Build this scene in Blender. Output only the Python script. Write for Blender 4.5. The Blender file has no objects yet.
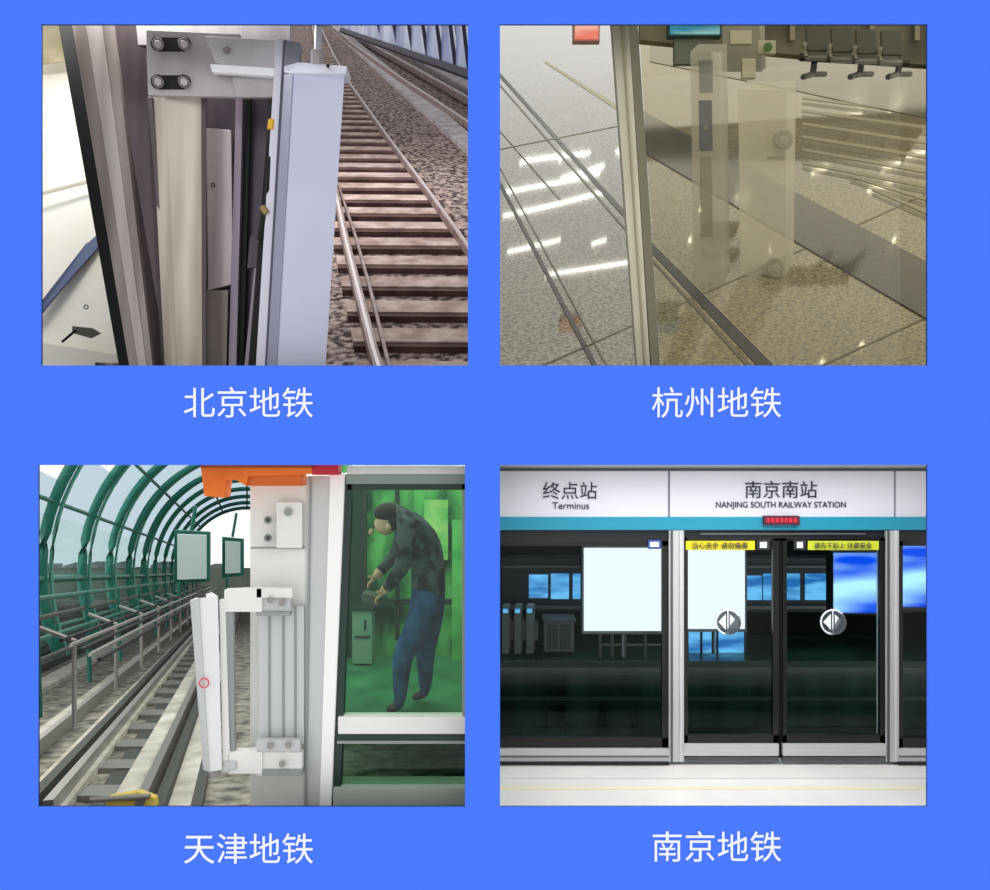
import bpy, math, random, bmesh
from mathutils import Vector
random.seed(3)
F=800.0; CX=495.0; CY=445.0; CZ=4.45
sc=bpy.context.scene
sc.view_settings.view_transform='Standard'
try: sc.view_settings.look='None'
except Exception: pass

def ray(px,py): return Vector(((px-CX)/F,1.0,(CY-py)/F))
def P(px,py,d): return ray(px,py)*d
def lin(c):
    c=c/255.0
    return c/12.92 if c<=0.04045 else ((c+0.055)/1.055)**2.4
def rgb(t): return (lin(t[0]),lin(t[1]),lin(t[2]),1.0)
MATS={}
def mat(name,col,rough=0.6,metal=0.0,spec=0.3,noise=None,scale=8.0,stretch=(1,1,1),bump=0.0,detail=4.0,lo=0.35,hi=0.65,alpha=1.0):
    if name in MATS: return MATS[name]
    m=bpy.data.materials.new(name); m.use_nodes=True
    nt=m.node_tree; b=nt.nodes['Principled BSDF']
    b.inputs['Roughness'].default_value=rough; b.inputs['Metallic'].default_value=metal
    b.inputs['Specular IOR Level'].default_value=spec; b.inputs['Alpha'].default_value=alpha
    b.inputs['Base Color'].default_value=rgb(col)
    if noise is not None or bump>0:
        tc=nt.nodes.new('ShaderNodeTexCoord'); mp=nt.nodes.new('ShaderNodeMapping')
        mp.inputs['Scale'].default_value=stretch
        nz=nt.nodes.new('ShaderNodeTexNoise'); nz.inputs['Scale'].default_value=scale; nz.inputs['Detail'].default_value=detail
        nt.links.new(tc.outputs['Object'],mp.inputs['Vector']); nt.links.new(mp.outputs['Vector'],nz.inputs['Vector'])
        if noise is not None:
            cr=nt.nodes.new('ShaderNodeValToRGB')
            cr.color_ramp.elements[0].position=lo; cr.color_ramp.elements[1].position=hi
            cr.color_ramp.elements[0].color=rgb(noise); cr.color_ramp.elements[1].color=rgb(col)
            nt.links.new(nz.outputs['Fac'],cr.inputs['Fac']); nt.links.new(cr.outputs['Color'],b.inputs['Base Color'])
        if bump>0:
            bp=nt.nodes.new('ShaderNodeBump'); bp.inputs['Strength'].default_value=bump; bp.inputs['Distance'].default_value=0.05
            nt.links.new(nz.outputs['Fac'],bp.inputs['Height']); nt.links.new(bp.outputs['Normal'],b.inputs['Normal'])
    MATS[name]=m; return m
def emis(name,col,s=1.0,col2=None,scale=2.0):
    if name in MATS: return MATS[name]
    m=bpy.data.materials.new(name); m.use_nodes=True; nt=m.node_tree
    nt.nodes.clear(); o=nt.nodes.new('ShaderNodeOutputMaterial'); e=nt.nodes.new('ShaderNodeEmission')
    e.inputs['Color'].default_value=rgb(col); e.inputs['Strength'].default_value=s
    if col2:
        tc=nt.nodes.new('ShaderNodeTexCoord'); mp=nt.nodes.new('ShaderNodeMapping'); mp.inputs['Scale'].default_value=(.35,1,1.6)
        nz=nt.nodes.new('ShaderNodeTexNoise'); nz.inputs['Scale'].default_value=scale
        cr=nt.nodes.new('ShaderNodeValToRGB'); cr.color_ramp.elements[0].position=.42; cr.color_ramp.elements[1].position=.62
        cr.color_ramp.elements[0].color=rgb(col); cr.color_ramp.elements[1].color=rgb(col2)
        nt.links.new(tc.outputs['Object'],mp.inputs['Vector']); nt.links.new(mp.outputs['Vector'],nz.inputs['Vector'])
        nt.links.new(nz.outputs['Fac'],cr.inputs['Fac']); nt.links.new(cr.outputs['Color'],e.inputs['Color'])
    nt.links.new(e.outputs[0],o.inputs[0]); MATS[name]=m; return m
def glass(name,tint,fac=0.06,rough=0.02):
    if name in MATS: return MATS[name]
    m=bpy.data.materials.new(name); m.use_nodes=True; nt=m.node_tree; nt.nodes.clear()
    o=nt.nodes.new('ShaderNodeOutputMaterial'); t=nt.nodes.new('ShaderNodeBsdfTransparent'); g=nt.nodes.new('ShaderNodeBsdfGlossy'); x=nt.nodes.new('ShaderNodeMixShader')
    t.inputs['Color'].default_value=rgb(tint); g.inputs['Roughness'].default_value=rough; x.inputs[0].default_value=fac
    nt.links.new(t.outputs[0],x.inputs[1]); nt.links.new(g.outputs[0],x.inputs[2]); nt.links.new(x.outputs[0],o.inputs[0])
    MATS[name]=m; return m

class B:
    def __init__(s,name): s.name=name; s.v=[]; s.f=[]; s.m=[]; s.ms=[]
    def mi(s,m):
        if m not in s.ms: s.ms.append(m)
        return s.ms.index(m)
    def loft(s,a,b,m):
        k=len(s.v); n=len(a); s.v+=list(a)+list(b); i=s.mi(m)
        s.f.append([k+j for j in range(n)]); s.m.append(i)
        s.f.append([k+n+j for j in reversed(range(n))]); s.m.append(i)
        for j in range(n):
            q=(j+1)%n; s.f.append([k+j,k+n+j,k+n+q,k+q]); s.m.append(i)
        return s
    def prism(s,pts,ext,m):
        ext=Vector(ext); return s.loft(pts,[p+ext for p in pts],m)
    def q(s,pts,m,th=0.05,d=None):
        pp=[P(*p) if len(p)==3 else P(p[0],p[1],d) for p in pts]
        return s.prism(pp,(0,th,0),m)
    def R(s,x0,y0,x1,y1,d,m,th=0.05):
        return s.q([(x0,y0),(x1,y0),(x1,y1),(x0,y1)],m,th,d)
    def box(s,x0,x1,y0,y1,z0,z1,m):
        return s.prism([Vector((x0,y0,z0)),Vector((x1,y0,z0)),Vector((x1,y0,z1)),Vector((x0,y0,z1))],(0,y1-y0,0),m)
    def tube(s,path,r,m,n=8,r2=None):
        path=[Vector(p) for p in path]; i=s.mi(m); k=len(s.v); N=len(path)
        for a,p in enumerate(path):
            t=(path[min(a+1,N-1)]-path[max(a-1,0)]).normalized()
            u=t.cross(Vector((0,0,1)))
            if u.length<0.15: u=t.cross(Vector((1,0,0)))
            u.normalize(); w=t.cross(u)
            rr=r if r2 is None else r+(r2-r)*a/(N-1)
            for j in range(n):
                an=2*math.pi*(j+.5)/n; s.v.append(p+u*math.cos(an)*rr+w*math.sin(an)*rr)
        for a in range(N-1):
            for j in range(n):
                q=(j+1)%n; s.f.append([k+a*n+j,k+a*n+q,k+(a+1)*n+q,k+(a+1)*n+j]); s.m.append(i)
        s.f.append([k+j for j in reversed(range(n))]); s.m.append(i)
        s.f.append([k+(N-1)*n+j for j in range(n)]); s.m.append(i)
        return s
    def ring(s,c,R_,r,m,n=24,k=6):
        i=s.mi(m); b=len(s.v)
        for a in range(n):
            A=2*math.pi*a/n
            for j in range(k):
                J=2*math.pi*j/k; rr=R_+r*math.cos(J)
                s.v.append(c+Vector((rr*math.cos(A),r*math.sin(J),rr*math.sin(A))))
        for a in range(n):
            for j in range(k):
                s.f.append([b+a*k+j,b+a*k+(j+1)%k,b+((a+1)%n)*k+(j+1)%k,b+((a+1)%n)*k+j]); s.m.append(i)
        return s
    def ball(s,c,rx,ry,rz,m,n=14,k=9):
        i=s.mi(m); b=len(s.v)
        for a in range(k+1):
            th=math.pi*a/k
            for j in range(n):
                ph=2*math.pi*j/n
                s.v.append(c+Vector((rx*math.sin(th)*math.cos(ph),ry*math.sin(th)*math.sin(ph),rz*math.cos(th))))
        for a in range(k):
            for j in range(n):
                s.f.append([b+a*n+j,b+(a+1)*n+j,b+(a+1)*n+(j+1)%n,b+a*n+(j+1)%n]); s.m.append(i)
        return s
    def done(s,bevel=0.0,smooth=False,parent=None):
        me=bpy.data.meshes.new(s.name)
        mn=Vector([min(v[i] for v in s.v) for i in range(3)]); mx=Vector([max(v[i] for v in s.v) for i in range(3)])
        c=(mn+mx)/2
        me.from_pydata([tuple(v-c) for v in s.v],[],s.f)
        for m in s.ms: me.materials.append(m)
        for p,i in zip(me.polygons,s.m): p.material_index=i; p.use_smooth=smooth
        me.update()
        bm=bmesh.new(); bm.from_mesh(me); bmesh.ops.recalc_face_normals(bm,faces=bm.faces); bm.to_mesh(me); bm.free()
        o=bpy.data.objects.new(s.name,me); o.location=c+Vector((0,0,CZ)); sc.collection.objects.link(o)
        if bevel>0:
            md=o.modifiers.new('bevel','BEVEL'); md.width=bevel; md.segments=2; md.limit_method='ANGLE'
        if parent: o.parent=parent; o.location=o.location-parent.location
        return o

def text(name,body,px,py,d,size,m,sx=1.0,bold=0.0):
    cu=bpy.data.curves.new(name,'FONT'); cu.body=body; cu.size=size; cu.align_x='CENTER'; cu.align_y='CENTER'
    cu.extrude=0.004; cu.offset=bold
    cu.materials.append(m)
    o=bpy.data.objects.new(name,cu); o.location=P(px,py,d)+Vector((0,0,CZ)); o.rotation_euler=(math.pi/2,0,0); o.scale=(sx,1,1)
    sc.collection.objects.link(o); return o
def area(name,loc,size,e,col=(1,1,1),rot=(0,0,0),sy=None,spread=None):
    l=bpy.data.lights.new(name,'AREA'); l.energy=e; l.size=size; l.color=col
    if sy: l.shape='RECTANGLE'; l.size_y=sy
    if spread: l.spread=math.radians(spread)
    o=bpy.data.objects.new(name,l); o.location=Vector(loc)+Vector((0,0,CZ)); o.rotation_euler=rot; sc.collection.objects.link(o)

# ---------------- world and camera
w=bpy.data.worlds.new('World'); sc.world=w; w.use_nodes=True
w.node_tree.nodes['Background'].inputs[0].default_value=(1,1,1,1); w.node_tree.nodes['Background'].inputs[1].default_value=1.0
cam=bpy.data.cameras.new('camera'); cam.sensor_width=36; cam.lens=F*36/990; cam.clip_end=500
co=bpy.data.objects.new('camera',cam); co.location=(0,0,CZ); co.rotation_euler=(math.pi/2,0,0); sc.collection.objects.link(co); sc.camera=co

# ---------------- display wall with four openings
blue=mat('board_blue',(75,123,255),1,0,0); back=mat('board_back',(40,40,42),.9,0,0)
wl=B('wall_front')
def cell(x0,y0,x1,y1):
    wl.R(x0,y0,x1,y1,8.0,blue,.015)
    a=P(x0,y0,8);b=P(x1,y1,8)
    wl.box(a.x,b.x,8.015,8.03,b.z,a.z,back)
cell(-100,-60,1090,24); cell(-100,24,41,365.5); cell(468,24,500,365.5); cell(927.5,24,1090,365.5)
cell(-100,365.5,1090,465); cell(-100,465,38,807); cell(465,465,500,807); cell(927.5,465,1090,807); cell(-100,807,1090,950)
wl.done()
pg=mat('partition_grey',(120,120,122),.9,0,0.1)
B('wall_divider').box(-.125,-.095,8.03,80,-22,40,pg).done()
B('divider_slab_1').box(-45,-.13,8.03,80,.27,.31,pg).box(-.09,45,8.03,80,.27,.31,pg).done()  # unseen partition slab added between upper and lower compartments
white=mat('letter_white',(245,248,255),.9,0,0)
for body,x,y in (('北京地铁',248.5,405),('杭州地铁',716.5,405),('天津地铁',248.5,851),('南京地铁',716.5,849)):
    text('caption_lettering',body,x,y,7.995,.328,white)

# =====================================================================
# PANEL 1 : Beijing metro
# =====================================================================
K1=9.6*405
def G1(px,py): return P(px,py,K1/(py+40))
a,b_,c_=G1(100,300),G1(300,300),G1(100,100)
N1=(b_-a).cross(c_-a).normalized()
if N1.z<0: N1=-N1
ballast=mat('ballast',(176,158,152),.95,0,.1,noise=(66,54,54),scale=9,bump=1.0,detail=9,lo=.40,hi=.60)
B('ground_track_bed').prism([G1(95,12),G1(483,12),G1(481,380),G1(95,380)],-N1*.3,ballast).done()
sleep=mat('sleeper',(186,168,160),.85,0,.2,noise=(142,118,110),scale=3,detail=6)
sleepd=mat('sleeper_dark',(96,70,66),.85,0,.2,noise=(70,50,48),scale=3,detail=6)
railm=mat('rail_steel',(140,118,114),.5,.1,.4,noise=(104,82,78),scale=4)
railt=mat('rail_top',(190,178,178),.45,.1,.4)
def interp(pts,y):
    for (x0,y0),(x1,y1) in zip(pts,pts[1:]):
        if y0<=y<=y1: return x0+(x1-x0)*(y-y0)/(y1-y0)
    return pts[0][0] if y<pts[0][1] else pts[-1][0]
RL=[(312,24),(316,50),(321,90),(327,140),(334,190),(345,245),(358,300),(374,365),(380,385)]
RR=[(318,24),(334,60),(352,92),(388,145),(431,205),(470,262),(482,280),(482,400)]
tr=B('railway_track')
dd=K1/(385+40)
while True:
    py=K1/dd-40
    if py<48: break
    d2=dd+.36; py2=K1/d2-40
    s1_=(py+40)/340; s2_=(py2+40)/340
    xl=interp(RL,py)-14*s1_; xr=min(interp(RR,py)+16*s1_,482)
    xl2=interp(RL,py2)-14*s2_; xr2=min(interp(RR,py2)+16*s2_,482)
    pts=[G1(xl,py),G1(xr,py+1),G1(xr2,py2+1),G1(xl2,py2)]
    tr.prism(pts,N1*.11,sleep)
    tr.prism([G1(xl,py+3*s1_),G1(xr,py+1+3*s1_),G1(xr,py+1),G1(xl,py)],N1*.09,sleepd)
    dd+=.84
def railpath(pts,m,mt,w,plane=G1,N=N1,lift=.16):
    pl=[plane(x,y)+N*lift for x,y in pts if x<481 and y<=398]
    tr.tube(pl,w,m,4); tr.tube([p+N*w*.75 for p in pl],w*.4,mt,4)
def dens(pts,n=30):
    y0,y1=pts[0][1],pts[-1][1]
    return [(interp(pts,y0+(y1-y0)*i/n),y0+(y1-y0)*i/n) for i in range(n+1)]
railpath(dens(RL),railm,railt,.08)
railpath(dens([RR[0],*RR[1:6],(479,275)]),railm,railt,.08)
railpath(dens([(338,190),(356,245),(371,300),(390,380)]),railm,railm,.03)
FL=[(326,24),(352,48),(400,84),(478,138)]; FR=[(334,24),(365,46),(410,72),(478,112)]
railpath(dens(FL),railm,railt,.12); railpath(dens(FR),railm,railt,.14)
conc=mat('concrete',(198,190,192),.8,0,.2,noise=(160,150,152),scale=3)
tr.prism([G1(322,22),G1(330,20),G1(481,147),G1(481,168)],N1*.12,conc)
tr.prism([G1(340,20),G1(350,20),G1(481,90),G1(481,104)],N1*.25,conc); tr.done()
fg=mat('fence_glass',(196,208,238),.3,0,.4,noise=(96,108,172),scale=.5,stretch=(1.5,1,.3)); fd=mat('fence_frame',(34,32,56),.5,.2,.4); fw=mat('fence_white',(236,240,248),.5)
fe=B('trackside_fence')
def fx(t): return 340+ t*141
def fy(t): return 28+ t*50
fe.prism([P(338,8,48),P(482,8,22),P(482,80,22),P(338,30,48)],(0,.3,0),fg)
fe.q([(338,8,47.5),(482,8,21.8),(482,24,21.8),(338,14,47.5)],mat('fence_upper_dark',(60,64,100),.5),.1)
for i in range(10):
    t=(i/9)**.85*0.98; d=1/(1/48+(1/22-1/48)*t)-.4
    x=fx(t); y=fy(t)
    fe.q([(x-5,10,d),(x-1.5,10,d),(x+6,y,d),(x+2,y,d)],fd,.1)
    fe.q([(x-1,10,d),(x+.8,10,d),(x+8,y,d),(x+6.2,y,d)],fw,.1)
fe.q([(340,27,47),(482,74,21.7),(482,82,21.7),(340,31,47)],fd,.2)
fe.done()
cream=mat('platform_cream',(251,250,242),.5,0,.3,noise=(246,243,230),scale=1.2)
pf=B('platform_floor')
pf.q([(25,12,11),(112,12,11),(172,378,9.7),(25,378,9.7)],cream,.2)
nav=mat('navy_strip',(92,102,136),.6)
pf.q([(25,322,9.72),(95,232,10.2),(104,240,10.1),(60,290,9.85),(25,334,9.7)],nav,.03)
jt=mat('floor_joint',(216,210,192),.8)
pf.q([(25,196,10.1),(95,178,10.2),(95,181,10.2),(25,199,10.1)],jt,.02)
pf.q([(25,12,10.5),(62,12,10.5),(74,60,10.5),(25,66,10.5)],mat('gold',(206,192,160),.6,noise=(170,156,120),scale=2),.02)
pf.q([(25,340,9.66),(160,362,9.66),(172,380,9.66),(25,380,9.66)],cream,.02)
pf.done()
dk=mat('black_rubber',(14,12,14),.6)
db=B('dropped_brush')
db.q([(72,326,9.5),(92,328,9.5),(100,333,9.5),(90,338,9.5),(72,333,9.5)],mat('brush_grey',(96,92,88)),.04)
db.tube([P(62,342,9.5),P(76,330,9.5)],.015,dk); db.ring(P(86,307,9.6),.025,.008,dk,12,5)
db.done(.004)
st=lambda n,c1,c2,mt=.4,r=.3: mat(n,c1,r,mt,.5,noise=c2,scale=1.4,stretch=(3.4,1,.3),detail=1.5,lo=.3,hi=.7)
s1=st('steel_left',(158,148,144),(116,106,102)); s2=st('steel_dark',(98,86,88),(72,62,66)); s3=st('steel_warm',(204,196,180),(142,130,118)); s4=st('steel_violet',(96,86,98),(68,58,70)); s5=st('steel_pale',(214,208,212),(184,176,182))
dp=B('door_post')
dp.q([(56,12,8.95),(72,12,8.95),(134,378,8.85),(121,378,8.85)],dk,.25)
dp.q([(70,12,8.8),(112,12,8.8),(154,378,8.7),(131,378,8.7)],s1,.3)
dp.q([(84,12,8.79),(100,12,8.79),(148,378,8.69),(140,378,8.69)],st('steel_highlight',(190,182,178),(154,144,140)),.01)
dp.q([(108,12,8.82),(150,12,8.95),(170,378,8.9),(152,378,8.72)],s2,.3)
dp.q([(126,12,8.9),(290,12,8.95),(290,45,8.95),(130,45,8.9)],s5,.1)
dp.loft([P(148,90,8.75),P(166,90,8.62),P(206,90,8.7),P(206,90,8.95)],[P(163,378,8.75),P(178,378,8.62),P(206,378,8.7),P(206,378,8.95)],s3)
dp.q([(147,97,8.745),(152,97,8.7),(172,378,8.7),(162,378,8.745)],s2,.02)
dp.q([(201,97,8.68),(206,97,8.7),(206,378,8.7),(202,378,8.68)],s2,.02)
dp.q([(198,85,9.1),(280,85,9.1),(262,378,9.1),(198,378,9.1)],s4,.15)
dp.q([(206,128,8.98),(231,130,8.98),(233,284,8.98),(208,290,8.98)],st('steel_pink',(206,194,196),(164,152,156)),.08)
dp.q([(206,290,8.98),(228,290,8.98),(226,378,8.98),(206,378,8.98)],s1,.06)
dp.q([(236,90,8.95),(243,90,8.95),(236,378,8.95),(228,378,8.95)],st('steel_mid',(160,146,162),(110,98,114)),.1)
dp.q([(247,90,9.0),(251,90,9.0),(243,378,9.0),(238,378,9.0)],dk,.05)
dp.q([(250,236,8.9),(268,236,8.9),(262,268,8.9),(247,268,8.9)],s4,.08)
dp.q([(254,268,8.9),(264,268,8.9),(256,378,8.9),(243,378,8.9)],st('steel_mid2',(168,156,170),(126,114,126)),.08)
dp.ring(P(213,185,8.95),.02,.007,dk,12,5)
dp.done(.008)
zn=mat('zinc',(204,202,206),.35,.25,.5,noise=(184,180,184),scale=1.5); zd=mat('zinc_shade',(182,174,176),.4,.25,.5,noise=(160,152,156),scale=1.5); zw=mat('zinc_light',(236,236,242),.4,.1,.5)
br=B('mounting_bracket')
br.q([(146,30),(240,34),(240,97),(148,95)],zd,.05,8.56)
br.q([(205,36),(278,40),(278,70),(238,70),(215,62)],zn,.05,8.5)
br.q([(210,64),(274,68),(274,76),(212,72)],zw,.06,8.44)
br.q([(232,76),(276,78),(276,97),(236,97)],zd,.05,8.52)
bolt=mat('bolt',(110,100,102),.35,.5,.5)
for cy in (44,82):
    for k_ in (-1,1):
        br.tube([P(171+k_*13,cy,8.57),P(171+k_*13,cy,8.54)],.075,dk,14)
    br.R(158,cy-7,184,cy+7,8.545,dk,.02)
    for k_ in (-1,1):
        br.tube([P(171+k_*13,cy,8.55),P(171+k_*13,cy,8.51)],.062,bolt,16)
        br.tube([P(171+k_*13,cy,8.52),P(171+k_*13,cy,8.47)],.04,zd,6)
br.tube([P(226,50,8.5),P(226,50,8.45)],.04,bolt,6)
br.done(.004)
gr=B('guide_rail')
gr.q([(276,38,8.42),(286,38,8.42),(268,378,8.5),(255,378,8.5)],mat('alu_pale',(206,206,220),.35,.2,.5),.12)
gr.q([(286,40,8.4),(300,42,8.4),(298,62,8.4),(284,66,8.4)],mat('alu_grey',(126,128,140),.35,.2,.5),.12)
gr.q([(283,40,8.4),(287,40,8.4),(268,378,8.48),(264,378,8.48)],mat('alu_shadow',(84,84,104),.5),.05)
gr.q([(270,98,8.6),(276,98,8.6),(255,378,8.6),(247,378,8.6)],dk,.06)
gr.tube([P(272,100,8.48),P(271,150,8.48),P(268,190,8.48),P(264,215,8.48),P(260,240,8.48)],.035,dk)
gr.tube([P(272,120,8.46),P(271,130,8.46)],.04,mat('yellow_tag',(220,176,50)))
gr.tube([P(262,207,8.46),P(267,214,8.46)],.04,mat('brass',(150,130,90),.3,.5),6)
gr.done(.004)
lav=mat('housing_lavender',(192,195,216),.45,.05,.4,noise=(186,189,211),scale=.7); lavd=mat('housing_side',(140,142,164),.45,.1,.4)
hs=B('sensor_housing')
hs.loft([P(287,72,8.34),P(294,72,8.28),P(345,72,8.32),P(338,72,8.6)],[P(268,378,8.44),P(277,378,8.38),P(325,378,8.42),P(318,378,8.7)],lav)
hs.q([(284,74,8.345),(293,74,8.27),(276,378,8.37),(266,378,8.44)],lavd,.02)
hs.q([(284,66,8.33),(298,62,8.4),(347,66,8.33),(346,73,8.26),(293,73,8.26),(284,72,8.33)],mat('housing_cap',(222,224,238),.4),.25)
hs.tube([P(319,12,8.42),P(317,68,8.42)],.04,mat('alu_pale',(206,206,220)),10)
hs.tube([P(317,52,8.42),P(317,66,8.42)],.075,zd,6)
hs.tube([P(328,66,8.3),P(328,66,8.24)],.02,dk,8)
hs.done(.008)
area('platform_floor_fill',(-4.4,8.7,5.3),2.6,110,(1,.98,.95),(math.radians(12),math.radians(-8),0),.8)  # added fill, no lamp here; brightens the platform floor
area('track_sun_fill',(-3.4,14,9.5),4,430,(1,.97,.95),(0,0,0),4)  # added fill standing in for sunlight on the track

# =====================================================================
# PANEL 2 : Hangzhou metro
# =====================================================================
K2=9.8*425
def G2(px,py): return P(px,py,K2/(py+60))
a,b_,c_=G2(600,300),G2(800,300),G2(600,100); N2=(b_-a).cross(c_-a).normalized()
if N2.z<0: N2=-N2
D2=a.dot(N2)
def terr(name,c1,c2,c3,rough):
    m=bpy.data.materials.new(name); m.use_nodes=True; nt=m.node_tree; b=nt.nodes['Principled BSDF']
    tc=nt.nodes.new('ShaderNodeTexCoord'); n1=nt.nodes.new('ShaderNodeTexNoise'); n1.inputs['Scale'].default_value=22; n1.inputs['Detail'].default_value=4
    n2=nt.nodes.new('ShaderNodeTexNoise'); n2.inputs['Scale'].default_value=.5
    r1=nt.nodes.new('ShaderNodeValToRGB'); r1.color_ramp.elements[0].position=.38; r1.color_ramp.elements[1].position=.60
    r1.color_ramp.elements[0].color=rgb(c2); r1.color_ramp.elements[1].color=rgb(c1)
    mx=nt.nodes.new('ShaderNodeMixRGB'); mx.inputs[2].default_value=rgb(c3)
    ml=nt.nodes.new('ShaderNodeMath'); ml.operation='MULTIPLY'; ml.inputs[1].default_value=.5
    nt.links.new(tc.outputs['Object'],n1.inputs['Vector']); nt.links.new(tc.outputs['Object'],n2.inputs['Vector'])
    nt.links.new(n1.outputs['Fac'],r1.inputs['Fac']); nt.links.new(r1.outputs['Color'],mx.inputs[1]); nt.links.new(n2.outputs['Fac'],ml.inputs[0]); nt.links.new(ml.outputs[0],mx.inputs[0])
    nt.links.new(mx.outputs[0],b.inputs['Base Color']); b.inputs['Roughness'].default_value=rough; b.inputs['Specular IOR Level'].default_value=.5
    return m
tz=terr('terrazzo',(194,185,156),(98,91,70),(152,144,118),.055)
fl=B('floor'); fl.prism([G2(493,12),G2(940,12),G2(940,380),G2(495,380)],-N2*.2,tz).done()
dl=mat('groove_dark',(84,80,64),.4); dl2=mat('groove_mid',(126,120,98),.4); yl=mat('tactile_yellow',(194,186,146),.5); pale=mat('floor_inlay_pale',(214,210,190),.3)
def strip(bld,p0,p1,w0,w1,m,h=.01,G=G2,N=N2):
    dx,dy=p1[0]-p0[0],p1[1]-p0[1]; L=math.hypot(dx,dy); nx,ny=-dy/L,dx/L
    pts=[(p0[0]+nx*w0/2,p0[1]+ny*w0/2),(p1[0]+nx*w1/2,p1[1]+ny*w1/2),(p1[0]-nx*w1/2,p1[1]-ny*w1/2),(p0[0]-nx*w0/2,p0[1]-ny*w0/2)]
    bld.prism([G(*p) for p in pts],N*h,m)
gs=B('floor_inlay_strips')
strip(gs,(497,178),(600,376),3,5,dl); strip(gs,(500,168),(612,376),1,2,dl2)
strip(gs,(497,72),(640,232),3,5,dl); strip(gs,(497,82),(640,246),1.5,2.5,dl2)
strip(gs,(650,246),(775,376),7,13,mat('groove_deep',(66,64,66),.4)); strip(gs,(650,258),(758,376),2,5,dl2); strip(gs,(655,246),(783,376),1.5,2.5,pale)
strip(gs,(545,62),(640,122),2,5,yl); strip(gs,(497,128),(560,200),1,1.5,dl2)
strip(gs,(520,376),(925,195),1.2,1.0,dl2); strip(gs,(497,150),(640,122),.8,.8,dl2)
strip(gs,(800,376),(930,316),1.5,1.5,dl2)
gs.done()
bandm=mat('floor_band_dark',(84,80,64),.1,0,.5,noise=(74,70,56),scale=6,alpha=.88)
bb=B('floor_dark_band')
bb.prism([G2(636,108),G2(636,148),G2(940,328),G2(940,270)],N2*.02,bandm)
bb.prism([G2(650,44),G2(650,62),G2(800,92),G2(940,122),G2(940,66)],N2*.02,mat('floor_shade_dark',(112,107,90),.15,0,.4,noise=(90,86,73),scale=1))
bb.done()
rs=B('reflected_edge_ribs')  # pale see-through strips imitate floor lines reflected in the glass
ribm=mat('rib_pale',(206,200,176),.35,alpha=.6); ribd=mat('rib_mid',(150,144,120),.3,alpha=.4)
for i in range(8):
    y=98+i*13; x0=802 if i<6 else 850+(i-6)*22
    strip(rs,(x0,y),(940,y+17+i*1.8),2.5,3.5,ribm,.015)
    strip(rs,(x0,y+5.5),(940,y+23+i*1.8),3,4,ribd,.01)
rs.done()
dz=mat('wall_dark_olive',(128,124,108),.5,0,.3,noise=(84,82,74),scale=.5)
wd=B('wall_back')
wd.prism([P(640,5,27),P(945,5,27),P(945,66,27),P(830,58,27),P(640,40,27)],(0,.3,0),dz)
for x in (760,790,870,915): wd.R(x,8,x+5,40,26.8,mat('wall_pale_stripe',(158,154,138),.5),.1)
wd.done()
bm_=mat('bench_metal',(66,66,60),.35,.2,.5); bs=mat('bench_seat',(78,80,74),.4,.1,.5)
bn=B('reflected_bench')  # seats reflected in the glass, modelled as a solid bench
for i in range(4):
    x=806+i*25
    bn.q([(x,26+i*1.5,17.2),(x+20,26+i*1.5,17.2),(x+22,50+i*1.5,17.0),(x+2,50+i*1.5,17.0)],bs,.08)
    bn.prism([P(x+2,52+i*1.5,17.0),P(x+22,52+i*1.5,17.0),P(x+21,58+i*1.5,16.0),P(x-1,58+i*1.5,16.0)],(0,0,-.07),bs)
    bn.tube([P(x,44+i*1.5,17),P(x-2,46+i*1.5,16.2),P(x,57+i*1.5,16.2)],.05,mat('bench_chrome',(150,148,136),.25,.5),6)
bn.tube([P(800,57,16.6),P(908,63,16.6)],.09,bm_,6)
for x in (815,862,900):
    bn.tube([P(x,58,16.6),P(x-2,74,16.6)],.07,bm_,6); bn.tube([P(x-12,77,16.2),P(x-2,74,16.6),P(x+10,74,17.0)],.06,bm_,6)
bn.done(.01)
pm=mat('pillar_white',(236,233,220),.3,0,.4,noise=(224,220,206),scale=.6,alpha=.45); ps=mat('pillar_shade',(180,176,158),.4,alpha=.45)  # see-through pillar materials: both pillars imitate reflections in the glass
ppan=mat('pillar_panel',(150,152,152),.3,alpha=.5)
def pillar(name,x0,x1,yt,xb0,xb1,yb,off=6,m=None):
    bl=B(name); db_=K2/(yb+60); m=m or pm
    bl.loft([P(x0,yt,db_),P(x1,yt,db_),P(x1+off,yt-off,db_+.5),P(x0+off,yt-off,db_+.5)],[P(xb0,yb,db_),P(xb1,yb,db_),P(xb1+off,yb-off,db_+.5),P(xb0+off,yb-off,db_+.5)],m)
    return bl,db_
p1,e=pillar('reflected_pillar_grey',690,719,52,694,722,284,8,mat('pillar_grey',(220,218,208),.4,noise=(206,204,192),scale=.6,alpha=.4))
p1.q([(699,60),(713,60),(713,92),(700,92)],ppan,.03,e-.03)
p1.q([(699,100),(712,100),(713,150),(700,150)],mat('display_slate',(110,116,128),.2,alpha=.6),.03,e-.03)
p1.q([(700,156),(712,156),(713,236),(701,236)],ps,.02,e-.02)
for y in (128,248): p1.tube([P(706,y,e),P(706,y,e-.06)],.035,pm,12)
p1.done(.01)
p2,e=pillar('reflected_pillar_white',738,787,90,740,785,276,9)
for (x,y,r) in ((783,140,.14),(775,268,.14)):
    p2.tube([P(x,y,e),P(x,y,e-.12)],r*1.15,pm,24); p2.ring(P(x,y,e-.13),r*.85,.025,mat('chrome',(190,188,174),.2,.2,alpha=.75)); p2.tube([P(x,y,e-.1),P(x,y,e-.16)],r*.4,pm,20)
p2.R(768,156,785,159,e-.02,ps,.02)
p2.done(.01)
kb=B('ticket_barrier')
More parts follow.
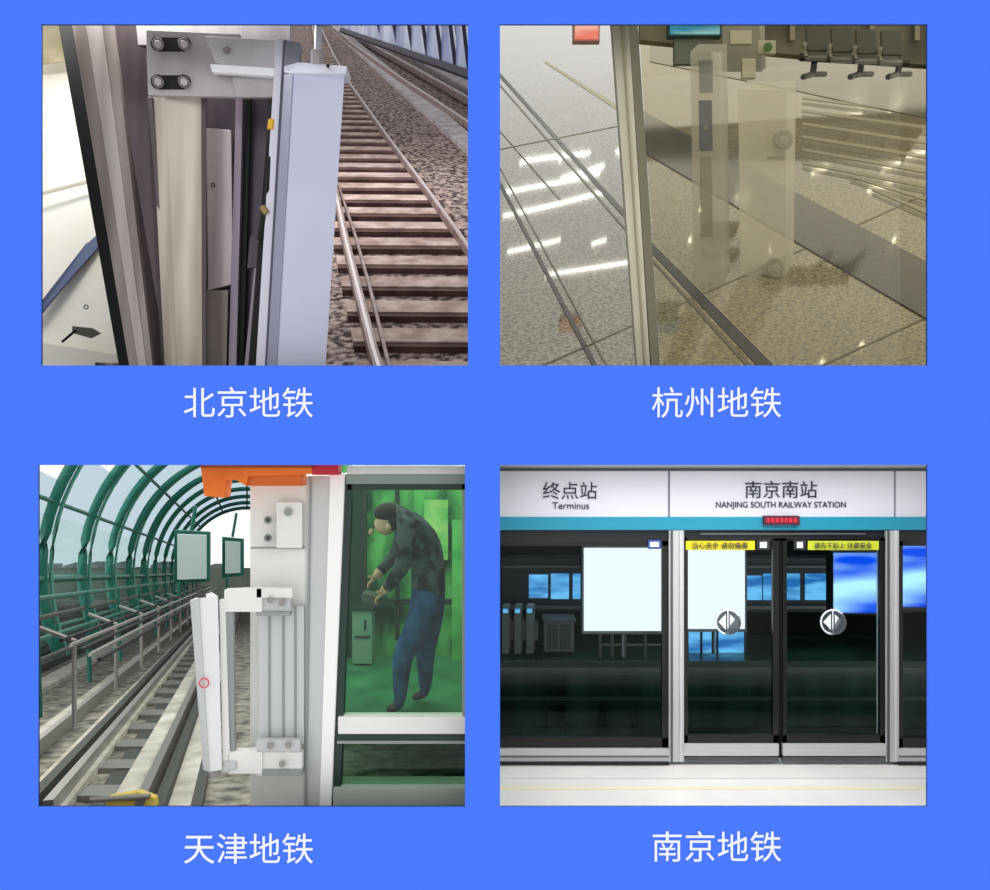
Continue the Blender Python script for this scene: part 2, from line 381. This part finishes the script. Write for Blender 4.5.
kb.loft([P(722,22,19),P(760,22,19),P(764,18,20),P(726,18,20)],[P(722,72,18),P(762,72,18),P(766,68,19),P(728,68,19)],mat('cabinet_grey',(140,140,128),.4,.1))
kb.R(730,30,752,44,17.9,pale,.1); kb.tube([P(768,47,17.8),P(768,47,17.6)],.1,mat('green_led',(120,160,110)),10); kb.R(758,40,776,54,17.9,pale,.08)
kb.R(742,58,756,78,17.7,pale,.1)
kb.done(.02)
bp=B('blue_display_screen'); bp.R(668,10,722,36,15,mat('screen_frame',(60,90,104)),.15); bp.R(670,10,720,34,14.97,emis('screen_cyan',(60,150,200),1.0,(150,210,228),3),.02)
bp.R(674,36,712,64,15.1,mat('monitor_shade',(120,126,120),.4),.1); bp.done(.01)
rd=B('red_display_screen'); rd.R(573,12,600,41,15,mat('red_sign_frame',(200,150,132)),.15); rd.R(575,12,598,39,14.97,emis('screen_red',(235,130,112),1.0,(244,180,160),3),.02); rd.done(.01)
po=B('glass_screen_mullion')
po.q([(611,12,8.5),(628,12,8.45),(651,378,8.45),(638,378,8.5)],mat('mullion_cream',(212,206,180),.35,.1,.5,noise=(190,184,158),scale=.8),.12)
po.q([(620,12,8.43),(622,12,8.43),(646,378,8.43),(644.5,378,8.43)],mat('mullion_line',(150,142,112),.4),.02)
po.q([(628,12,8.46),(637,12,8.55),(661,378,8.55),(652,378,8.46)],mat('mullion_dark',(120,116,94),.4,.1),.1)
po.done(.006)
gp=B('glass_pane'); gp.q([(638,12,8.6),(945,12,8.3),(945,378,8.3),(662,378,8.6)],glass('glass_olive',(243,239,224),.02),.01)
gp.done()
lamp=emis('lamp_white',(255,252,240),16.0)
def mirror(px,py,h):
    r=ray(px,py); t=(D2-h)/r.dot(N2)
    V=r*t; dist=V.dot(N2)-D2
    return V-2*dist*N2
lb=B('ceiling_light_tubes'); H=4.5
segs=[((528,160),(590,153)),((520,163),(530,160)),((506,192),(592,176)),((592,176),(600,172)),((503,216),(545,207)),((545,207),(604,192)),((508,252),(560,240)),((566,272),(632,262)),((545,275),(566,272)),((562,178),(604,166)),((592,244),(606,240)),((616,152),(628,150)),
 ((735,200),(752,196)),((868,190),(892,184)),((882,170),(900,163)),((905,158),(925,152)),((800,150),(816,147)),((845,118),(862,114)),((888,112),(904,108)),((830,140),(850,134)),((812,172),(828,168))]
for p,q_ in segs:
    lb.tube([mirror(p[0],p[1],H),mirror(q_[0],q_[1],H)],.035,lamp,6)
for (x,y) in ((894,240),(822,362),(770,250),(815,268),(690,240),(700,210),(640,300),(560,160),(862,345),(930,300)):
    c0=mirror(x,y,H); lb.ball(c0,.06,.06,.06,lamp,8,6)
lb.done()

# =====================================================================
# PANEL 3 : Tianjin metro
# =====================================================================
VX,VY=247,572
def G3(px,py): return P(px,py,2115.0/(py-VY))
def axis(d): return P(VX,VY,d)
R3=2.93; teal=mat('canopy_green',(34,104,90),.45,.1,.4); teall=mat('canopy_green_light',(84,150,136),.45,.1,.4)
cg=glass('canopy_glass',(196,216,226),.03,.1); cg2=glass('canopy_glass_dark',(184,210,212),.03,.1)
can=B('arched_canopy'); can_angles=[math.radians(x) for x in range(204,64,-5)]
def cp(d,a,R=R3):
    c=axis(d); return c+Vector((R*math.cos(a),0,R*math.sin(a)))
ok=lambda p: p.z<.05 and p.x<-.25
ds=[8.6+2.8*i for i in range(11)]
for i,d in enumerate(ds):
    pts=[cp(d,a) for a in can_angles]; pts=[p for p in pts if ok(p)]
    if len(pts)>1: can.tube(pts,.085 if i<6 else .075,teal,6)
    if len(pts)>1 and i<6: can.tube([p+Vector((.07,.12,-.02)) for p in pts],.03,teall,4)
for deg in (196,182,160,136,112,90):
    a=math.radians(deg); pts=[cp(d,a) for d in [8.6+1.4*k for k in range(21)]]
    run=[p for p in pts if ok(p)]
    if len(run)>1: can.tube(run,.035 if deg not in (182,) else .06,teal,6)
gi=can.mi(cg); gi2=can.mi(cg2)
for i in range(len(ds)-1):
    for j in range(len(can_angles)-1):
        q=[cp(ds[i],can_angles[j],R3+.03),cp(ds[i+1],can_angles[j],R3+.03),cp(ds[i+1],can_angles[j+1],R3+.03),cp(ds[i],can_angles[j+1],R3+.03)]
        if all(ok(p) for p in q):
            k=len(can.v); can.v+=q; can.f.append([k,k+1,k+2,k+3]); can.m.append(gi if can_angles[j]<math.radians(165) else gi2)
can.done(0,True)
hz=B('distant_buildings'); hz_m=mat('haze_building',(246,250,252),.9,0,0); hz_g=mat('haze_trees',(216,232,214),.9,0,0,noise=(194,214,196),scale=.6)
x=-30
while x<245:
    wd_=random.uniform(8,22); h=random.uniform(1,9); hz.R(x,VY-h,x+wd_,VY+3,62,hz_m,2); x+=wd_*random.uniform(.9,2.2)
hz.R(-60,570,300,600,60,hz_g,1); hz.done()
gm=mat('trackbed_grey',(176,172,160),.9,0,.1,noise=(92,94,88),scale=4,bump=.6,detail=7)
B('ground_trackside').prism([G3(-40,578),G3(470,578),G3(470,830),G3(-40,830)],(0,0,-.2),gm).done()
UP=Vector((0,0,1))
t3=B('elevated_railway_track')
slabm=mat('slab_concrete',(216,214,202),.8,0,.2,noise=(178,176,164),scale=2); r3=mat('rail_grey',(150,148,142),.35,.3,.5); r3d=mat('rail_dark',(70,74,68),.6)
def line3(xb,yb,xt,yt,w,m,h):
    a=G3(xb,yb); b=G3(xt,yt); dirn=(b-a).normalized(); s_=Vector((dirn.y,-dirn.x,0))*w/2
    t3.prism([a-s_,a+s_,b+s_,b-s_],UP*h,m)
def toVP(xb,yb,yt):
    k=(yt-VY)/(yb-VY); return VX+(xb-VX)*k,yt
for (xb,yb,w,m,h) in ((-40,735,.5,slabm,.12),(-40,712,.12,r3d,.2),(-30,800,.30,slabm,.12),(-30,815,.10,r3,.24),(30,825,.6,slabm,.1),(28,825,.12,r3d,.26),(48,825,.1,r3,.26),(96,825,.35,r3d,.05),(120,825,.3,slabm,.15),(140,825,.1,r3,.28),(158,825,.12,r3d,.2),(172,825,.35,slabm,.08),(194,825,.12,r3d,.1),(-40,675,.2,slabm,.2),(-40,690,.15,r3d,.1)):
    xt,yt=toVP(xb,yb,590); line3(xb,yb,xt,yt,w,m,h)
for k in range(16):
    d=9.2+k*1.3; y=VY+2115/d
    xa=VX+(60-VX)*(y-VY)/(825-VY); xb2=VX+(134-VX)*(y-VY)/(825-VY)
    a=G3(xa,y); b=G3(xb2,y); t3.prism([a,b,b+Vector((0,.3,0)),a+Vector((0,.3,0))],UP*.07,r3)
t3.done()
rl=B('trackside_railing')
for k,(z,xo) in enumerate(((-.30,-2.35),(-.52,-2.35),(-.75,-2.3),(-.98,-2.3))):
    rl.tube([axis(d)+Vector((xo,0,z)) for d in (8.4,12,16,22,30,44)],.03,r3d if k%2 else teal,6)
for d in [8.8+2.8*k for k in range(11)]:
    rl.tube([axis(d)+Vector((-2.33,0,-.28)),axis(d)+Vector((-2.28,0,-1.6))],.035,teal,6)
    rl.tube([axis(d)+Vector((-2.33,0,-.6)),axis(d)+Vector((-1.9,0,-.75)),axis(d)+Vector((-1.9,0,-1.7))],.03,r3,6)
for k in range(5):
    rl.tube([axis(d)+Vector((-1.95+.1*k,0,-.72-.05*k)) for d in (8.4,12,16,22,30,44)],.024,dk if k%2==0 else r3,5)
rl.done()
for (x0,x1,y0,y1,d) in ((174,209,530,582,15.5),(222,243,537,576,22)):
    s=B('platform_monitor'); s.q([(x0,y0,d),(x1,y0+2,d+.5),(x1,y1,d+.5),(x0,y1+2,d)],teal,.1)
    s.q([(x0+3,y0+4,d-.06),(x1-3,y0+5,d+.37),(x1-3,y1-3,d+.37),(x0+3,y1-2,d-.06)],mat('monitor_pale',(190,208,208),.5),.05)
    s.tube([P((x0+x1)/2,y0,d+.2),P((x0+x1)/2+4,y0-24,d+.2)],.04,teal,6)
    s.tube([P(x0+5,y1,d),P(x0+5,y1+14,d)],.04,teal,6); s.done(.01)
yo=B('yellow_buffer'); yo.q([(103,812,8.35),(108,797,8.4),(138,792,8.4),(155,798,8.4),(157,812,8.35)],mat('yellow_paint',(222,196,90),.5),.08); yo.tube([P(90,800,8.35),P(150,796,8.35)],.03,r3,8); yo.done(.01)
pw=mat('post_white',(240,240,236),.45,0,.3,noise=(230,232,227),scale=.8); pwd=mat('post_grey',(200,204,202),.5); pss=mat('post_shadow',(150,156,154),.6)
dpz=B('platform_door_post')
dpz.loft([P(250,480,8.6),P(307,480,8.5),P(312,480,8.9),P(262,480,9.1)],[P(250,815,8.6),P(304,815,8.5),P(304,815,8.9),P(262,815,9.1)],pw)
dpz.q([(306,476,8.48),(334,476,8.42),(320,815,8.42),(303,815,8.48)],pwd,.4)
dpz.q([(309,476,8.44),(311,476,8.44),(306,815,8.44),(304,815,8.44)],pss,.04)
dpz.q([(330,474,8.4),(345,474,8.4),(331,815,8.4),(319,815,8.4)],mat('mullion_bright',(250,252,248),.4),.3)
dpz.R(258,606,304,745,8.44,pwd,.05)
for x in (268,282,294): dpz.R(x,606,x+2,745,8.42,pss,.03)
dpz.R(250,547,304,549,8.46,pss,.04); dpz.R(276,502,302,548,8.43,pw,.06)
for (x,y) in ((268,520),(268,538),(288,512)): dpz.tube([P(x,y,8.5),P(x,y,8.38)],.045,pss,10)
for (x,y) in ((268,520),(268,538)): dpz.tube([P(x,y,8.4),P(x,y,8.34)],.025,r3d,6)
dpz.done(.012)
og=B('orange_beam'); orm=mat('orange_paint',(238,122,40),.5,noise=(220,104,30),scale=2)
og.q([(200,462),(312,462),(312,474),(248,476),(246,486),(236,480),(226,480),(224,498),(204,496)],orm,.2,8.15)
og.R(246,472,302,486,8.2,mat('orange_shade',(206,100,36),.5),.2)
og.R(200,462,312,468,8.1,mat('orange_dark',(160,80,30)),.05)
og.done(.006)
rc=B('red_cap_block'); rc.q([(309,462),(338,462),(338,475),(312,475)],mat('red_paint',(196,40,58),.5),.2,8.15); rc.done(.01)
ar=B('sensor_arm_frame')
def arm(x0,y0,x1,y1):
    ar.q([(x0,y0),(x1,y0-2),(x1,y1),(x0,y1)],pw,.1,8.3)
arm(224,590,262,612); arm(228,752,262,774)
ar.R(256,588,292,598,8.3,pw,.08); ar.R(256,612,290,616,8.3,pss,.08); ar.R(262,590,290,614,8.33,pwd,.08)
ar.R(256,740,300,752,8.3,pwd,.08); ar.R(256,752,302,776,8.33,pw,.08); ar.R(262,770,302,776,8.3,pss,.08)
for (x,y) in ((270,600),(282,603),(270,746),(288,745),(282,764)): ar.tube([P(x,y,8.34),P(x,y,8.24)],.035,r3,6)
ar.q([(219,600,8.3),(225,600,8.3),(230,772,8.3),(223,772,8.3)],pw,.07)
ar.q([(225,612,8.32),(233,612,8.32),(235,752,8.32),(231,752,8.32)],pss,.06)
ar.q([(223,762,8.27),(236,762,8.27),(236,770,8.27),(223,770,8.27)],pwd,.03)
ar.done(.006)
so=B('sensor_box')
so.loft([P(190,600,8.3),P(199,598,8.22),P(218,596,8.24),P(212,592,8.5)],[P(203,770,8.3),P(209,772,8.22),P(222,770,8.24),P(218,766,8.5)],mat('sensor_white',(232,234,234),.4))
so.q([(190,601,8.28),(199,599,8.2),(209,772,8.2),(203,770,8.28)],pwd,.02)
so.tube([P(203,600,8.3),P(200,590,8.3)],.04,r3d,8); so.ring(P(204,683,8.18),.048,.009,mat('red_ring',(224,90,110),.4),20,6)
so.tube([P(213,768,8.3),P(215,776,8.3)],.06,r3,8)
so.done(.006)
gd=B('platform_glass_door'); fdk=mat('door_frame_dark',(34,54,46),.4,.2,.5); fgr=mat('door_frame_grey',(148,158,150),.4)
gd.R(346,474,470,484,8.4,mat('header_grey',(136,150,142),.4,.1),.3); gd.R(347,466,470,474,8.3,pw,.3)
gd.q([(346,484),(352,484),(340,806),(333,806)],fdk,.1,8.42)
gd.R(347,484,470,490,8.42,fdk,.08)
gd.R(462,484,470,720,8.42,fgr,.1)
gd.R(338,717,470,734,8.38,pw,.15); gd.R(337,734,470,741,8.4,fdk,.12); gd.R(337,741,470,744,8.39,fgr,.12)
gd.R(333,788,470,815,8.38,mat('threshold_grey',(170,182,172),.5),.3)
gd.q([(350,488),(466,488),(466,718),(342,718)],glass('glass_green',(224,242,230),.025,.06),.012,8.47)
gd.q([(340,742),(466,742),(466,790),(338,790)],glass('glass_green_low',(200,226,208),.02,.03),.012,8.47)
gd.done(.003)
gw=B('wall_right'); gwm=mat('green_wall',(104,190,108),.7,0,.2,noise=(22,80,58),scale=1.6,stretch=(1.5,1,.7),detail=6,lo=.42,hi=.60); gw.R(325,440,480,815,12.2,gwm,.1); gw.done()
pfz=-(708-CY)/F*9.75
fg2=B('floor_door_room')
fg2.prism([Vector((-1.75,8.9,pfz)),Vector((-.2,8.9,pfz)),Vector((-.2,12.15,pfz)),Vector((-2.6,12.15,pfz))],(0,0,-.12),mat('green_floor',(64,140,92),.3,0,.5,noise=(34,100,66),scale=2)); fg2.done()
cr_=B('interior_window_frame')
for x in (362,395): cr_.R(x,470,x+4,640,12.0,fdk,.1)
cr_.R(344,490,366,700,12.05,mat('dark_pane',(16,58,44),.4),.03)
cr_.R(370,600,470,605,12.0,fdk,.1); cr_.R(424,500,448,560,12.0,mat('light_leaf',(176,220,134),.7,noise=(100,184,96),scale=3),.05); cr_.R(452,520,470,690,11.95,mat('bright_green',(126,214,120),.6,noise=(66,160,86),scale=1.5),.05)
cr_.done()
cb3=B('low_cabinet'); cb3.R(352,610,372,664,11.6,mat('cabinet_pale_green',(120,160,140),.5),.3); cb3.R(350,607,374,611,11.57,fdk,.34); cb3.R(354,636,370,638,11.58,fdk,.03); cb3.R(364,620,366,630,11.58,fdk,.03); cb3.done(.01)
# ---- man bending forward behind the glass
man=bpy.data.objects.new('man',None); man.location=P(415,706,9.75)+Vector((0,0,CZ)); sc.collection.objects.link(man)
DM=9.75; U=DM/F
skin_=mat('skin',(214,172,148),.6,0,.3); jk=mat('jacket',(84,96,100),.85,0,.1,noise=(36,44,50),scale=7,lo=.42,hi=.58); jn=mat('jeans',(60,104,160),.85,0,.1,noise=(32,64,110),scale=5); sh=mat('shoe_leather',(60,58,60),.5); hr=mat('hair',(24,20,20),.6)
def skinmesh(name,nodes,edges,root,mats,segs,lvl=2):
    pts=[P(n[0],n[1],DM)+Vector((0,n[2],0))+Vector((0,0,CZ)) for n in nodes]
    me=bpy.data.meshes.new(name+'_sk'); me.from_pydata([tuple(p) for p in pts],edges,[])
    o=bpy.data.objects.new(name+'_sk',me); sc.collection.objects.link(o)
    bpy.context.view_layer.objects.active=o
    md=o.modifiers.new('skin','SKIN'); md.use_smooth_shade=True
    sv=me.skin_vertices[0].data
    for i,n in enumerate(nodes):
        rr=n[3]*U; ry=(n[4] if len(n)>4 else n[3])*U
        sv[i].radius=(rr,ry); sv[i].use_root=(i==root)
    s2=o.modifiers.new('sub','SUBSURF'); s2.levels=lvl; s2.render_levels=lvl
    dg=bpy.context.evaluated_depsgraph_get(); ev=o.evaluated_get(dg); nm=bpy.data.meshes.new_from_object(ev)
    nm.name=name; nm.materials.clear()
    for m in mats: nm.materials.append(m)
    def dist(p,a,b):
        ab=b-a; t=max(0,min(1,(p-a).dot(ab)/ab.length_squared)); return (p-(a+ab*t)).length
    for pl in nm.polygons:
        c=pl.center; best=None
        for (e,mi) in segs:
            dd_=dist(c,pts[e[0]],pts[e[1]])
            if best is None or dd_<best[0]: best=(dd_,mi)
        pl.material_index=best[1]; pl.use_smooth=True
    no=bpy.data.objects.new(name,nm); sc.collection.objects.link(no)
    bpy.data.objects.remove(o)
    no.parent=man; no.location=-man.location
    return no
nodes=[(428,594,0,18,18),(429,566,0,19,18),(422,538,0,20,21),(409,516,0,17,18),(399,511,0,9,9),(393,514,0,10,10),(386,522,0,14,13),(379,534,0,11,10),
 (409,522,-.26,11,11),(407,560,-.36,9,9),(390,584,-.24,6,6),(384,591,-.2,4.5,4.5),
 (404,518,.26,10,10),(396,554,.34,8,8),(378,574,.18,5.5,5.5),(372,581,.14,4.5,4.5),
 (425,612,-.15,15,14),(404,652,-.20,11,11),(402,690,-.20,7,7),(401,701,-.20,5.5,5.5),(388,705,-.20,4,5),
 (431,612,.15,15,14),(424,654,.20,11,11),(424,690,.20,7,7),(423,699,.20,5.5,5.5),(410,703,.20,4,5)]
ed=[(0,1),(1,2),(2,3),(3,4),(4,5),(5,6),(6,7),(3,8),(8,9),(9,10),(10,11),(3,12),(12,13),(13,14),(14,15),(0,16),(16,17),(17,18),(18,19),(19,20),(0,21),(21,22),(22,23),(23,24),(24,25)]
mm={(4,5):0,(5,6):0,(6,7):0,(10,11):0,(14,15):0,(0,16):2,(16,17):2,(17,18):2,(0,21):2,(21,22):2,(22,23):2,(18,19):2,(23,24):2,(19,20):3,(24,25):3}
skinmesh('body',nodes,ed,0,[skin_,jk,jn,sh],[(e,mm.get(e,1)) for e in ed])
for nm_,hx,hy,hd in (('hand_near',384,591,-.2),('hand_far',372,581,.14)):
    fn=[(hx,hy,hd,4.2,3)]; fe_=[]
    for k,(ln,off) in enumerate(((6,-.04),(7,-.014),(6.5,.012),(5,.036))):
        b0=len(fn); fn+=[(hx-2,hy+2,hd+off*1.3,1.4),(hx-2-ln*.55,hy+3+ln*.3,hd+off*1.4,1.2),(hx-1-ln*.6,hy+4+ln*.8,hd+off*1.4,1.0)]; fe_+=[(0,b0),(b0,b0+1),(b0+1,b0+2)]
    b0=len(fn); fn+=[(hx-1,hy-3,hd-.05,1.5),(hx-5,hy-3,hd-.07,1.2)]; fe_+=[(0,b0),(b0,b0+1)]
    skinmesh(nm_,fn,fe_,0,[skin_],[(e,0) for e in fe_],1)
hb=B('hair'); hb.ball(P(389,513,DM),.19,.175,.13,hr); hb.ball(P(395,519,DM),.12,.165,.15,hr); hb.done(0,True,man)
fc=B('face')
for s_ in (-1,1):
    fc.ball(P(374.5,526,DM)+Vector((0,s_*.055,0)),.02,.022,.018,dk,8,6); fc.ball(P(390,526,DM)+Vector((0,s_*.165,0)),.035,.018,.05,skin_,8,6)
fc.ball(P(371,532,DM),.03,.022,.04,skin_,8,6); fc.ball(P(373,540,DM),.018,.045,.01,mat('lips',(150,80,76)),8,6)
fc.done(0,True,man)
ph=B('handheld_tool'); ph.q([(362,593,9.6),(382,597,9.6),(381,607,9.6),(361,603,9.6)],mat('grey_device',(90,96,92),.4),.25); ph.done(.02,False,man)
area('canopy_top_fill',(-5,22,.2),9,1400,(1,.98,.94),(0,0,0),27)  # hidden area light added overhead in place of the blocked sky
area('canopy_side_fill',(-9,14,-2),3,160,(1,.97,.9),(0,math.radians(-90),0),8)  # added from the left for sun-like contrast, not a fitting
area('door_room_fill',(-.95,10.2,.2),1.3,62,(1,1,.95),(0,0,0),2.0)  # unseen fill added to brighten the man and green wall

# =====================================================================
# PANEL 4 : Nanjing metro
# =====================================================================
D=10.0
sgn=mat('sign_white',(226,227,236),.4,0,.3); tb=mat('teal_band',(40,150,180),.4,0,.4); sil=mat('door_silver',(204,206,208),.3,.2,.5); sild=mat('door_silver_dark',(96,98,102),.4,.4,.5); blk=mat('door_black',(10,12,14),.35,0,.5)
sb=B('header_sign_panel')
sb.R(496,455,940,469,D,mat('ceiling_white',(240,242,246),.5),.3); sb.R(496,468,940,470.5,D-.04,mat('header_trim',(90,96,104),.5),.1)
sb.R(496,471,668,517,D-.03,sgn,.1); sb.R(670,471,894,517,D-.03,sgn,.1); sb.R(896,471,940,517,D-.03,sgn,.1)
sb.R(496,471,940,517,D-.01,mat('sign_gap',(130,134,146)),.08)
sb.R(496,517,940,530,D-.05,tb,.12)
sb.R(764,516,800,525,D-.1,mat('led_housing',(90,40,56)),.06)
for i in range(7): sb.R(767+i*4.5,518,770+i*4.5,522.5,D-.11,emis('led_red',(240,60,80),1.2),.02)
sb.done(.004)
tk=mat('letter_grey',(60,64,80),.8,0,.1)
text('station_lettering','终点站',570,492,D-.04,.23,tk); text('station_lettering','南京南站',781,491,D-.04,.23,tk)
text('station_lettering','Terminus',571,506,D-.04,.12,tk,1.0); text('station_lettering','NANJING SOUTH RAILWAY STATION',781,505,D-.04,.105,tk,.92)
d4=B('platform_screen_door')
d4.R(496,530.5,940,541,D,mat('header_dark',(28,32,38),.4,0,.4),.1)
d4.R(700,533,866,535,D-.02,sild,.05)
for x0,x1 in ((669,684),(886,899)):
    d4.R(x0,530.5,x1,762,D-.04,sil,.25); d4.R(x0+2,530.5,x0+4,762,D-.06,sild,.03); d4.R(x1-4,530.5,x1-2,762,D-.06,mat('silver_light',(216,218,222),.3,.1),.03)
for x0,x1 in ((496,669),(899,940)):
    d4.R(x0,541,x1,546,D,blk,.06); d4.R(x0,738,x1,749,D,blk,.08); d4.R(x0,749,x1,762,D-.04,sil,.2); d4.R(x0,756,x1,757.5,D-.05,sild,.03); d4.R(x0,762,x1,765,D-.06,blk,.2)
d4.R(662,541,669,749,D,blk,.06); d4.R(899,541,903,749,D,blk,.06)
for x0,x1 in ((684,779),(783,886)):
    d4.R(x0,538,x0+4,744,D-.02,blk,.06); d4.R(x1-6,538,x1,744,D-.02,blk,.06); d4.R(x0,735,x1,744,D-.02,blk,.06); d4.R(x0,744,x1,756,D-.05,sil,.12)
    d4.R(x0,757,x1,762,D-.03,sild,.1)
    d4.R(x0,538,x1,541,D-.02,blk,.06)
d4.R(779,538,783,757,D,mat('door_gap',(4,4,5),.8),.06)
gl4=glass('glass_dark',(244,250,249),.006,.01)
d4.R(496,545,664,740,D+.03,gl4,.01); d4.R(902,545,940,740,D+.03,gl4,.01)
d4.R(687,541,775,737,D+.02,gl4,.01); d4.R(786,541,882,737,D+.02,gl4,.01)
ym=mat('notice_yellow',(240,218,40),.5)
d4.R(686,541,755,550,D-.03,ym,.015); d4.R(808,541,879,550,D-.03,mat('notice_lime',(212,220,60),.5),.015)
d4.R(757,540,770,550,D-.03,mat('notice_dark',(50,54,58)),.015); d4.R(794,540,806,550,D-.03,MATS['notice_dark'],.015)
d4.R(760,542,767,548,D-.04,white,.01); d4.R(797,542,803,548,D-.04,white,.01)
d4.R(648,540,661,549,D-.03,mat('notice_blue',(60,90,160)),.015); d4.R(650,542,659,547,D-.04,white,.01)
stg=mat('sticker_smoke',(70,80,88),.5,alpha=.7)
for cx in (728,833):
    d4.tube([P(cx,622,D-.005),P(cx,622,D-.02)],12.5*D/F,stg,32)
    d4.ring(P(cx,622,D-.03),12*D/F,.012,white,36,6)
    for sg in (-1,1):
        d4.q([(cx+sg*2,614),(cx+sg*2,630),(cx+sg*9.5,622)],white,.01,D-.035)
    d4.R(cx-.6,611,cx+.6,633,D-.035,white,.01)
d4.done(.003)
text('notice_lettering','当心夹手 请勿倚靠',720,546,D-.055,.085,tk); text('notice_lettering','请先下后上 注意安全',843,546,D-.055,.078,tk)
fl4=mat('platform_tile_white',(244,243,240),.25,0,.45,noise=(234,233,232),scale=1)
zf=-(764-CY)/F*D
pf4=B('floor_platform'); pf4.prism([Vector((-.08,8.04,zf)),Vector((9,8.04,zf)),Vector((9,D+.2,zf)),Vector((-.08,D+.2,zf))],(0,0,-.15),fl4)
pf4.box(-.08,9,D-.75,D-.68,zf,zf+.006,mat('tactile_cream',(240,232,196),.5)); pf4.box(-.08,9,D-.45,D-.43,zf,zf+.005,mat('joint',(206,206,206),.6)); pf4.done()
tm=mat('tunnel_dark',(16,20,22),.8,0,.2); tg=mat('tunnel_green',(34,58,50),.25,0,.5,noise=(14,24,21),scale=1.2,stretch=(.4,1,2))
B('wall_tunnel_far').box(-.02,10.5,15.2,15.4,-8,.1,tm).done()
B('ceiling_tunnel').box(-.08,11,D+.15,15.5,.12,.22,tm).done()
B('wall_tunnel_side').box(10.6,10.9,D+.25,15.5,-8,.1,tm).done()
B('wall_tunnel_near').box(-.09,-.04,D+.25,15.5,-8,.1,tm).done()
B('floor_tunnel').box(-.03,10.5,D+.25,13.3,-4.9,-4.7,tg).done()
B('floor_far_platform').box(-.03,10.5,13.35,15.1,-4.9,-3.6,mat('far_platform',(44,72,62),.12,0,.6,noise=(20,38,33),scale=.9,stretch=(2,1,.3))).box(-.03,10.5,13.3,13.36,-3.70,-3.60,mat('far_edge',(60,76,70),.4)).box(-.03,10.5,13.3,13.34,-4.25,-4.2,mat('far_edge',(60,76,70),.4)).done()
tun2=B('contact_rail'); tun2.box(-.02,10.4,11.6,11.66,-4.69,-4.6,sild); tun2.box(-.02,10.4,12.5,12.56,-4.69,-4.6,sild); tun2.done()
wb=emis('lightbox_white',(240,246,253),1.2)
for (x0,y0,x1,y1) in ((584,548,662,631),(684,550,745,629)):
    s=B('advertising_lightbox'); s.R(x0-2,y0-2,x1+2,y1+3,10.72,sild,.2); s.R(x0,y0,x1,y1,10.7,wb,.02)
    s.R((x0+x1)/2-1,y1+3,(x0+x1)/2+1,y1+26,10.75,sild,.1); s.done(.004)
be=emis('screen_blue',(8,70,215),1.4,(170,225,255),1.4)
for (x0,y0,x1,y1) in ((834,553,883,613),(901,543,940,607)):
    s=B('advertising_screen'); s.R(x0-2,y0-2,x1+2,y1+2,10.72,blk,.2); s.R(x0,y0,x1,y1,10.7,be,.02); s.done(.004)
tw=emis('train_window_blue',(110,190,245),1.1,(40,110,180),3); tr4=B('metro_train'); tbm=mat('train_body',(30,36,44),.4,.2,.5)
tr4.R(502,558,940,612,14.2,tbm,.4)
for (x0,x1,y0,y1) in ((529,548,575,598),(551,569,574,599),(573,582,574,599),(748,762,576,600),(764,778,574,600),(786,800,574,600),(806,826,574,600)):
    tr4.R(x0,y0,x1,y1,14.15,tw,.05)
tr4.R(502,606,940,609,14.1,sild,.05); tr4.R(502,566,940,568,14.1,sild,.05); tr4.done()
bs4=B('concourse_shop_front'); bs4.R(686,628,748,658,13.9,tbm,.2)
for (x0,x1) in ((689,700),(703,716),(719,744)): bs4.R(x0,632,x1,654,13.87,tw,.03)
bs4.done()
cb4=B('platform_cabinet'); cg4=mat('cabinet_metal',(120,126,128),.4,.1,.5)
cb4.R(544,622,574,652,13.7,cg4,.4); cb4.R(547,625,558,649,13.68,mat('cabinet_door',(84,90,92)),.03); cb4.R(560,625,571,649,13.68,MATS['cabinet_door'],.03); cb4.R(543,619,576,623,13.66,sild,.45)
for x in (546,569): cb4.R(x,652,x+3,662,13.8,blk,.1)
cb4.done(.01)
tg4=B('ticket_gate')
for x in (502,514,526):
    tg4.loft([P(x,606,13.6),P(x+7,606,13.6),P(x+9,603,14.0),P(x+2,603,14.0)],[P(x,654,13.6),P(x+7,654,13.6),P(x+9,650,14.0),P(x+2,650,14.0)],cg4)
    tg4.R(x+1,609,x+6,613,13.57,tw,.03); tg4.q([(x+7,618),(x+12,622),(x+12,640),(x+7,642)],sild,.03,13.7)
tg4.done(.01)
rl4=B('platform_handrail')
for y in (632,645): rl4.tube([P(600,y,13.6),P(664,y,13.6)],.02,sild,6)
for x in (600,612,625,645,664): rl4.tube([P(x,630,13.6),P(x,658,13.6)],.03,sild,6)
rl4.done()
area('platform_front_fill',(2.8,8.7,.2),5,84,(1,.99,.97),(math.radians(8),0,0),.8,125)  # unseen fill added to lift the floor, kick plates and header
area('far_platform_fill',(3,14.2,0.05),7,60,(.8,1,.95),(0,0,0),1.0)  # added fill that raises the far interior, no fitting there
area('tunnel_fill',(3,12,0.05),7,45,(.8,1,.9),(0,0,0),1.0)  # weak unseen fill added so the trackside is not black
